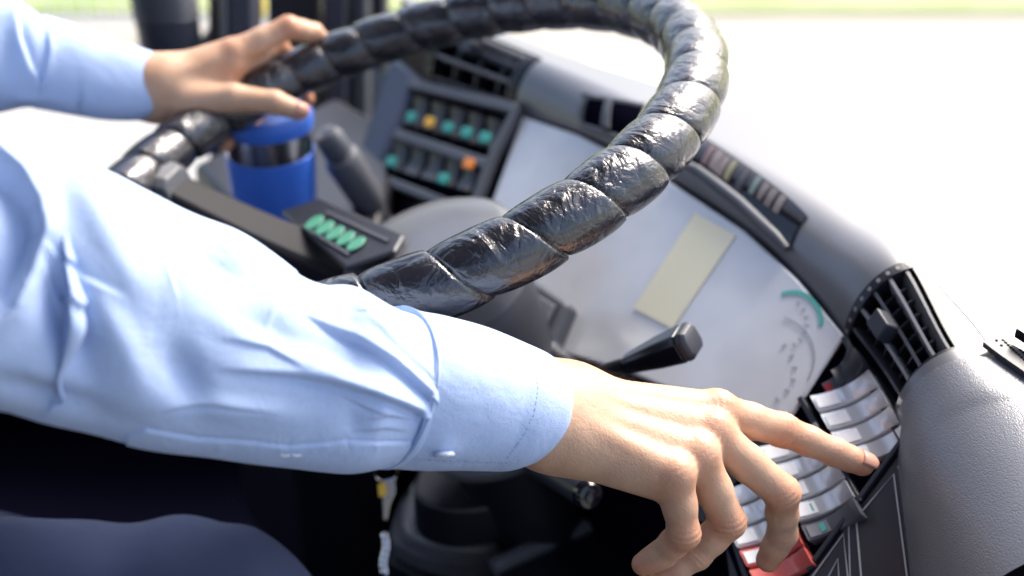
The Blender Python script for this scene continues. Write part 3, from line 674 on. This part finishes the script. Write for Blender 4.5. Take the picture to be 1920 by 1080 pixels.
bs = t_.nodes['Principled BSDF']; src = bs.inputs['Base Color'].links[0].from_socket
t_.links.new(an_.outputs['Fac'], mx.inputs[0]); t_.links.new(src, mx.inputs[6]); t_.links.new(mx.outputs[2], bs.inputs['Base Color'])
smo = body.modifiers.new('s', 'SMOOTH'); smo.factor = .5; smo.iterations = 2
def hairf(P):
    hd = np.linalg.norm((P - head - V(-.008, 0, .012)) / np.array([1.0, .82, 1.15]), axis=-1) - .105
    cut = (P - head) @ unit(V(.75, 0, -.66)) - .035; return np.maximum(hd, cut)
v_, q_ = sdfmesh(hairf, head - .17, head + .17, .006); mesh('hair', v_, q_.tolist(), HAIR, per, angle=0)
# fine arm hair by the cuff
def armhair():
    vs_, fs_ = [], []
    sel = vR[(proj(vR)[:, 0] > 1010) & (proj(vR)[:, 0] < 1190)]; pp = proj(sel); up_ = []
    for x in np.linspace(1020, 1185, 90):
        k = np.abs(pp[:, 0] - x) < 4
        if not k.any(): continue
        c_ = sel[k]; q = pp[k]; i = q[:, 1].argmin() if rng.random() < .7 else np.argsort(q[:, 1])[min(len(q) - 1, int(rng.random() * 60))]
        up_.append(c_[i])
    for p in up_:
        L_ = rng.uniform(.004, .009); d0 = unit(V(.8, -.05, .35) + rng.normal(0, .25, 3)); pts = [p + d0 * L_ * t + V(.3, 0, -.8) * L_ * .5 * t * t for t in (0, .35, .7, 1)]
        for a, b in zip(pts[:-1], pts[1:]):
            s_2 = unit(np.cross(b - a, BKV)) * .00007; o = len(vs_); vs_.extend([a - s_2, a + s_2, b + s_2, b - s_2, (a + b) / 2 - BKV * .0001]); fs_.extend([(o, o + 1, o + 2, o + 3), (o, o + 4, o + 1), (o + 3, o + 2, o + 4)])
    mesh('arm_hair', vs_, fs_, HAIR, per, angle=0)
armhair()
# nails
def nail(c, t, up, l, w):
    t = unit(t); up = unit(up - t * (up @ t)); s = np.cross(t, up); P = []
    for i, u in enumerate(np.linspace(-1, 1, 9)):
        hw = w * math.sqrt(max(.05, 1 - max(0, u) ** 4 * .8)); P.append([c + t * l * u + s * hw * v + up * (-(v * v) * w * .38 - .0012 * max(0, u) ** 2 - .0006 * (u < -.8)) for v in np.linspace(-1, 1, 9)])
    P = np.array(P); o = gridmesh('fingernail', P, NAIL, per, angle=0); so_ = o.modifiers.new('t', 'SOLIDIFY'); so_.thickness = .0007; so_.offset = -1
ft = RJ[0][3][0] - RJ[0][2][0]; upn = unit(-pdn + V(.25, -.1, 0)); nail(RJ[0][3][0] + unit(ft) * .0012 + unit(upn - unit(ft) * (upn @ unit(ft))) * .0080, ft, upn, .0056, .0050)
ft = LT[3][0] - LT[2][0]; upn = unit(-BKV + V(0, 0, .3)); nail(LT[3][0] + unit(ft) * .001 + unit(upn - unit(ft) * (upn @ unit(ft))) * .0088, ft, upn, .0065, .006)

# ---- sleeves: lofts between upper and lower outlines, with sculpted folds
def loft(ed, n, m, kdep=.85, sup=2.3, fold=None, name='sleeve', mt=None, parent=None, cap=False, bow=0.):
    # ed rows: top x,y, bottom x,y, depth
    E = spl(ed, n); P = np.zeros((n, m, 3)); ang = np.linspace(0, 2 * np.pi, m, endpoint=False)
    for i, (tx, ty, bx, by, d) in enumerate(E):
        T, B = W(tx, ty, d), W(bx, by, d); c = (T + B) / 2; h = (T - B) / 2
        # depth direction: perpendicular to h and to the limb
        tan = W((E[min(i + 1, n - 1)][0] + E[min(i + 1, n - 1)][2]) / 2, (E[min(i + 1, n - 1)][1] + E[min(i + 1, n - 1)][3]) / 2, E[min(i + 1, n - 1)][4]) - W((E[max(i - 1, 0)][0] + E[max(i - 1, 0)][2]) / 2, (E[max(i - 1, 0)][1] + E[max(i - 1, 0)][3]) / 2, E[max(i - 1, 0)][4])
        q = unit(np.cross(h, tan)); q = q if q @ BKV < 0 else -q; r = np.linalg.norm(h) * (kdep if np.isscalar(kdep) else kdep[i])
        ca, sa = np.cos(ang), np.sin(ang)
        P[i] = c + (np.sign(ca) * np.abs(ca) ** (2 / sup))[:, None] * h + (np.sign(sa) * np.abs(sa) ** (2 / sup))[:, None] * q * r + unit(tan)[None] * (bow * np.clip(sa, -.6, 1))[:, None]
    if fold is not None:
        du = np.gradient(P, axis=0); dvv = np.roll(P, -1, 1) - np.roll(P, 1, 1); N = np.cross(du, dvv); N /= np.linalg.norm(N, axis=-1, keepdims=True) + 1e-12
        cen = P.mean(1, keepdims=True); sg = np.sign(((P - cen) * N).sum(-1).mean()); N *= sg
        P = P + N * fold(proj(P), P, ang[None] + np.zeros((n, 1)))[..., None]
    return P
def pdist(XY, line):
    best = np.full(XY.shape[:-1], 1e9); side = np.zeros_like(best); tt = np.zeros_like(best); L = len(line) - 1
    for k in range(L):
        a, b = V(*line[k]), V(*line[k + 1]); ba = b - a; pa = XY - a; t = np.clip((pa @ ba) / (ba @ ba), 0, 1)
        dd = pa - t[..., None] * ba; d = np.linalg.norm(dd, axis=-1); sd_ = np.sign(ba[0] * pa[..., 1] - ba[1] * pa[..., 0]); u = d < best
        best = np.where(u, d, best); side = np.where(u, sd_, side); tt = np.where(u, (k + t) / L, tt)
    return best * side, tt
def crease(XY, line, amp, wn, wp_, taper=True, both=.35):
    # one-sided fold: sharp drop on the positive side (below the line), smooth rise on the other
    d, t = pdist(XY, line); f = np.where(d > 0, -both * np.exp(-(d / wn) ** 2), np.exp(-(np.abs(d) / wp_) ** 1.6) * (1 - np.exp(-(np.abs(d) / (wn * .6)) ** 2)) )
    edge = np.where(d > 0, -both, -both * np.exp(-(np.abs(d) / (wn * .6)) ** 2))
    f = np.where(d > 0, f, f + edge)
    k = np.sin(np.pi * np.clip(t * .85 + .12, 0, 1)) if taper == 2 else (np.clip(t * 2.2, 0, 1) if taper else 1)
    return amp * f * k
def blob(XY, x, y, rx, ry, rot, amp):
    c, s = math.cos(math.radians(rot)), math.sin(math.radians(rot)); X, Y = XY[..., 0] - x, XY[..., 1] - y
    return amp * np.exp(-((X * c + Y * s) / rx) ** 2 - ((-X * s + Y * c) / ry) ** 2)
def foldR(XY, P, ang):
    fr = np.clip(np.sin(ang) * 2.2 + .45, 0, 1)      # outlines in pixels only shape the near side
    f = crease(XY, [(560, 585), (620, 622), (670, 645), (725, 680), (790, 738)], .0052, 11, 34)
    f += crease(XY, [(640, 560), (700, 620), (745, 665), (800, 715)], .0012, 14, 40)
    f += crease(XY, [(395, 698), (470, 704), (560, 712), (620, 722), (690, 742), (775, 775)], .0055, 12, 42)
    f += blob(XY, 600, 690, 170, 22, 24, .003)
    f += crease(XY, [(-40, 640), (10, 590), (50, 515), (82, 432), (72, 385), (40, 330), (-10, 285)][::-1], .010, 34, 60, taper=0, both=.6) * 0
    dd, t = pdist(XY, [(-10, 278), (38, 320), (70, 375), (82, 430), (60, 500), (20, 580), (-60, 660)])
    f += np.where(dd > 0, -.012 * np.exp(-(dd / 120) ** 2) * (1 - np.exp(-(dd / 7) ** 2)), 0) * np.clip((1 - t) * 5, 0, 1) + .004 * np.exp(-(dd / 30) ** 2) * (dd <= 0) * np.clip((1 - t) * 5, 0, 1)
    f += 1.35 * blob(XY, 130, 600, 38, 120, -18, -.0055) + blob(XY, 215, 620, 36, 130, -28, .0040)
    f += 1.35 * blob(XY, 390, 470, 42, 95, -42, -.0050) + blob(XY, 300, 520, 60, 60, 0, .0030) + blob(XY, 465, 440, 50, 110, -45, .003)
    f += 1.35 * blob(XY, 345, 700, 32, 55, -25, -.0045) + blob(XY, 250, 735, 60, 60, 0, .003) + blob(XY, 95, 745, 110, 24, 16, -.005)
    f += blob(XY, 520, 640, 60, 34, 30, -.003) + blob(XY, 455, 770, 120, 24, 5, .0022) + blob(XY, 665, 795, 24, 26, 0, -.0022) + blob(XY, 715, 770, 16, 40, 20, .0015)
    f += blob(XY, 700, 600, 30, 60, -50, .0035) + blob(XY, 590, 545, 40, 40, 0, -.002) + blob(XY, 200, 440, 34, 150, -25, .004)
    f = f * fr
    # placket: a raised band along the underside
    d, t = pdist(XY, [(235, 808), (275, 797), (370, 822), (480, 833), (540, 838), (640, 826), (760, 828)])
    f += np.where((d > 0), .0012 * (1 - np.exp(-(d / 2.2) ** 2)), -.0006 * np.exp(-(d / 3) ** 2)) * (XY[..., 0] > 240) * (XY[..., 0] < 770) * fr
    for k in range(14): f += blob(XY, 395 + 26 * k + 9 * math.sin(5 * k), 836 + 3 * math.sin(3 * k), 6 + 3 * math.sin(k), 10, 15 * math.sin(2.3 * k), .0004 * (math.sin(1.7 * k))) * fr
    for ln_, am in (([(770, 612), (730, 596), (690, 590)][::-1], .0016), ([(778, 790), (730, 782), (690, 790)][::-1], .0016), ([(766, 812), (720, 806), (660, 815)][::-1], .0013),
                    ([(90, 460), (150, 520), (230, 560)], -.0022), ([(88, 500), (130, 580), (150, 660)], -.0022), ([(560, 500), (520, 560), (500, 620)], -.0016), ([(300, 770), (400, 760), (500, 775)], .0014),
                    ([(430, 640), (500, 655), (560, 690)], .0018), ([(640, 745), (690, 770), (745, 788)], .0014), ([(250, 400), (300, 470), (330, 560)], -.0018)):
        f += crease(XY, ln_, am, 7, 22, taper=2) * fr
    # general soft unevenness
    q = P * 22.0; f += .0012 * np.sin(q[..., 0] * 1.7 + 2 * np.sin(q[..., 2])) * np.sin(q[..., 2] * 1.3 + 1) + .0005 * np.sin(q[..., 0] * 4.1 + q[..., 2] * 3)
    return f
edR = [(-330, 190, -360, 720, .470), (-200, 215, -230, 750, .482), (-100, 245, -110, 765, .492), (0, 272, 0, 776, .505), (70, 290, 60, 790, .515), (160, 306, 140, 803, .525), (250, 345, 220, 820, .537), (335, 384, 300, 838, .547), (425, 428, 390, 853, .558), (505, 478, 470, 866, .567), (560, 512, 540, 874, .575), (610, 528, 600, 880, .582), (655, 532, 645, 881, .588), (720, 572, 690, 872, .597), (790, 594, 740, 862, .607), (830, 606, 775, 855, .613)]
P = loft(edR, 620, 460, fold=foldR, kdep=np.r_[np.full(380, .85), np.linspace(.85, .93, 240)])
# taper into the cuff so that the sleeve end hides inside it
shirt_torso = None
def shirtf(P):
    d = None
    for q in (-.09, .09):
        c = cone(P, hip + V(0, q, .03), chest + V(0, q * 1.25, 0), .128, .125); d = c if d is None else smin(d, c, .08)
    d = smin(d, cone(P, sR, sL, .075, .075), .08)
    a = smin(cone(P, sR, elbR, .075, .062), cone(P, sL, elbL, .075, .058), .03); d = smin(d, a, .05)
    d = smin(d, cone(P, elbL, W(-60, 120, .96), .052, .044), .02)
    d = smin(d, cone(P, chest + V(.01, 0, .12), chest + V(.02, 0, .16), .07, .065), .02)
    d += .004 * np.sin(P[..., 0] * 60 + 3 * np.sin(P[..., 2] * 18)) * np.sin(P[..., 2] * 34 + P[..., 1] * 20)
    return np.maximum(d, P[..., 2] - (chest[2] + .17))
v_, q_ = sdfmesh(shirtf, (-.86, .10, H - .75), (-.2, 1.06, H + .12), .0065)
keep = v_[:, 0] < 9
shirt = mesh('shirt', v_, q_.tolist(), SHIRT, per, angle=0)
slR = gridmesh('sleeve', P, SHIRT, shirt, cv=True, angle=0)
edC = [(764, 581, 692, 867, .604), (787, 590, 706, 864, .607), (830, 598, 760, 868, .612), (880, 612, 830, 872, .620), (940, 632, 890, 874, .629), (1000, 655, 935, 873, .634), (1024, 668, 972, 862, .637), (1034, 680, 994, 852, .639)]
BOW = .009
def foldC(XY, P, ang):
    f = blob(XY, 900, 700, 120, 60, 15, .0012) + blob(XY, 835, 835, 30, 22, 0, .002) + .0006 * np.sin(P[..., 0] * 90) * np.sin(P[..., 2] * 70)
    return f + .0019
Pc = loft(edC, 120, 200, fold=foldC, kdep=1.02, sup=2.1, bow=.0035)
# fold the mouth of the cuff inwards
mid = Pc[-1].mean(0); inner = [Pc[-1] + (mid - Pc[-1]) * k + (Pc[-2] - Pc[-1]) * j for k, j in ((.012, .0), (.03, .6), (.04, 3), (.04, 10), (.04, 20))]
m0 = Pc[0].mean(0); pre = [Pc[0] + (m0 - Pc[0]) * k - (Pc[1] - Pc[0]) * j for k, j in ((.14, .2), (.06, .1), (.02, .03))]
cuff = gridmesh('cuff', np.concatenate([np.array(pre), Pc, np.array(inner)]), SHIRT, shirt, cv=True, angle=0)
def surf_at(Pg, px, py):
    q = proj(Pg); d = ((q - V(px, py)) ** 2).sum(-1); dep = Pg[..., 1] * CP - (Pg[..., 2] - H) * SP
    i, j = np.unravel_index((d + (dep > dep.mean()) * 1e4).argmin(), d.shape); n = np.cross(Pg[min(i + 1, Pg.shape[0] - 1), j] - Pg[i - 1, j], Pg[i, (j + 1) % Pg.shape[1]] - Pg[i, j - 1])
    n = unit(n); n = n if n @ BKV < 0 else -n; return Pg[i, j], n
def stitches(Pg, pts, step=7, ln_=.0012):
    pts = spl(pts, 200); L = np.r_[0, np.cumsum(np.linalg.norm(np.diff(pts, axis=0), axis=1))]; vs, fs = [], []
    for k in np.arange(2, L[-1], step):
        x = np.interp(k, L, pts[:, 0]); y = np.interp(k, L, pts[:, 1]); x2 = np.interp(k + 4.3, L, pts[:, 0]); y2 = np.interp(k + 4.3, L, pts[:, 1])
        a, n = surf_at(Pg, x, y); b, _ = surf_at(Pg, x2, y2); s = unit(np.cross(n, b - a + 1e-9)) * .00022
        o = len(vs); vs += [a - s + n * .00005, a + s + n * .00005, b + s + n * .00005, b - s + n * .00005, (a + b) / 2 + n * .0003 - s * .5, (a + b) / 2 + n * .0003 + s * .5]
        fs += [(o, o + 4, o + 5, o + 1), (o + 4, o + 3, o + 2, o + 5), (o, o + 3, o + 4), (o + 1, o + 5, o + 2)]
    return vs, fs
vs, fs = [], []
for ptl in ([(812, 610), (812, 690), (790, 780), (738, 858)], [(1000, 665), (1008, 740), (990, 800), (950, 860)], [(742, 859), (840, 864), (950, 868)]):
    v1, f1 = stitches(Pc, ptl); o = len(vs); vs += v1; fs += [tuple(i + o for i in f) for f in f1]
mesh('stitching', vs, fs, STITCH, shirt, angle=0)
bp_, bn = surf_at(Pc, 836, 850)
bt = lathe('button', bp_ - bn * .0008, unit(bn + V(-.15, .3, -.45)), [(0, .0050), (.0016, .0054), (.0024, .005), (.0020, .004), (.0018, .0006)], mat('pearl_button', (.55, .62, .75), .25, coat=.5), shirt, n=28)
for x in (527, 548):
    bp2, bn2 = surf_at(P, x, 853); b3, _ = surf_at(P, x + 17, 853)
    tube('buttonhole_thread', [bp2, (bp2 + b3) / 2 + bn2 * .0006, b3], .0005, WLAB, shirt, n=6)
# left sleeve and cuff
edL = [(-330, -60, -330, 235, .96), (-150, -45, -150, 225, .955), (-60, -30, -60, 212, .955), (0, -18, 0, 208, .958), (40, 2, 45, 202, .962), (75, 30, 85, 203, .967), (105, 42, 110, 208, .970), (150, 54, 150, 215, .975)]
def foldL(XY, P, ang):
    fr = np.clip(np.sin(ang) * 2 + .5, 0, 1)
    f = crease(XY, [(38, 20), (45, 70), (62, 120), (85, 160)][::-1], .006, 12, 22) + crease(XY, [(85, 50), (88, 95), (78, 150)], .004, 8, 14) + blob(XY, 15, 110, 24, 60, 10, -.005) + blob(XY, 60, 185, 30, 12, 0, .003)
    return f * fr + .001 * np.sin(P[..., 0] * 80)
PL = loft(edL, 160, 120, fold=foldL); gridmesh('sleeve', PL, SHIRT, shirt, cv=True, angle=0)
edLC = [(82, 30, 62, 200, .964), (130, 44, 120, 212, .972), (200, 72, 180, 221, .982), (260, 92, 235, 223, .990), (295, 102, 262, 222, .995), (304, 110, 270, 218, .997)]
PLc = loft(edLC, 80, 120, kdep=.75, sup=2.15, fold=lambda XY, P, a: .001 + .0007 * np.sin(P[..., 0] * 70))
mid = PLc[-1].mean(0); inner = [PLc[-1] + (mid - PLc[-1]) * k + (PLc[-2] - PLc[-1]) * j for k, j in ((.015, .0), (.04, .6), (.05, 3), (.05, 12))]
gridmesh('cuff', np.concatenate([PLc, np.array(inner)]), SHIRT, shirt, cv=True, angle=0)
# trousers
def trf(P):
    d = None
    for h_, kn, r in ((hip + V(0, -.10, .0), knR, .084), (hip + V(0, .10, 0), knL, .07)):
        ftp = V(kn[0] + .09, kn[1] + .02, FL + .12)
        mid_ = W(-300, 1240, .74) if kn is knR else (h_ + kn) / 2
        c = smin(smin(cone(P, h_, mid_, .105, .094), cone(P, mid_, kn, .094, r), .03), cone(P, kn, ftp, r * .95, .055), .03); d = c if d is None else smin(d, c, .02)
    d = smin(d, cone(P, hip + V(0, -.08, .02), hip + V(0, .08, .02), .125, .125), .05)
    k = P - knR; r_ = np.sqrt((k ** 2).sum(-1)); d = d + .003 * np.sin(P[..., 0] * 110 + P[..., 1] * 30) * np.exp(-(r_ / .14) ** 2) * .5 + .0004 * np.sin(P[..., 0] * 40 + P[..., 1] * 60)
    for x0, wd, am in ((W(338, 1030, .74)[0], .016, .005), (W(412, 1030, .74)[0], .016, .004), (W(150, 1030, .74)[0], .03, .002), (W(480, 1050, .76)[0], .016, .002)):
        d = d + am * np.exp(-((P[..., 0] - x0 - (H - .52 - P[..., 2]) * .25) / wd) ** 2) * np.clip((H - .47 - P[..., 2]) / .04, 0, 1)
    return d
v_, q_ = sdfmesh(trf, (-.86, .2, FL + .08), (.2, 1.0, H - .42), .0045)
tro = mesh('trousers', v_, q_.tolist(), NAVY, per, angle=0)
for o in (tro, shirt):
    m_ = o.modifiers.new('s', 'SMOOTH'); m_.factor = .5; m_.iterations = 4
# seat
seat = empty('driver_seat', (-.66, .5, FL), 'black fabric seat under the driver', 'seat')
def rbox(name, lo, hi, m, parent, bev): 
    (x0, y0, z0), (x1, y1, z1) = lo, hi
    return prism(name, [(x0, y0, z0), (x1, y0, z0), (x1, y1, z0), (x0, y1, z0)], (0, 0, z1 - z0), m, parent, bevel=bev, seg=4)
rbox('cushion', (-.90, .24, H - .86), (-.36, .76, H - .70), FABRIC, seat, .04); rbox('backrest', (-1.0, .24, H - .76), (-.82, .76, H + .02), FABRIC, seat, .05); rbox('pedestal', (-.80, .34, FL), (-.5, .66, H - .86), BLACK, seat, .01)
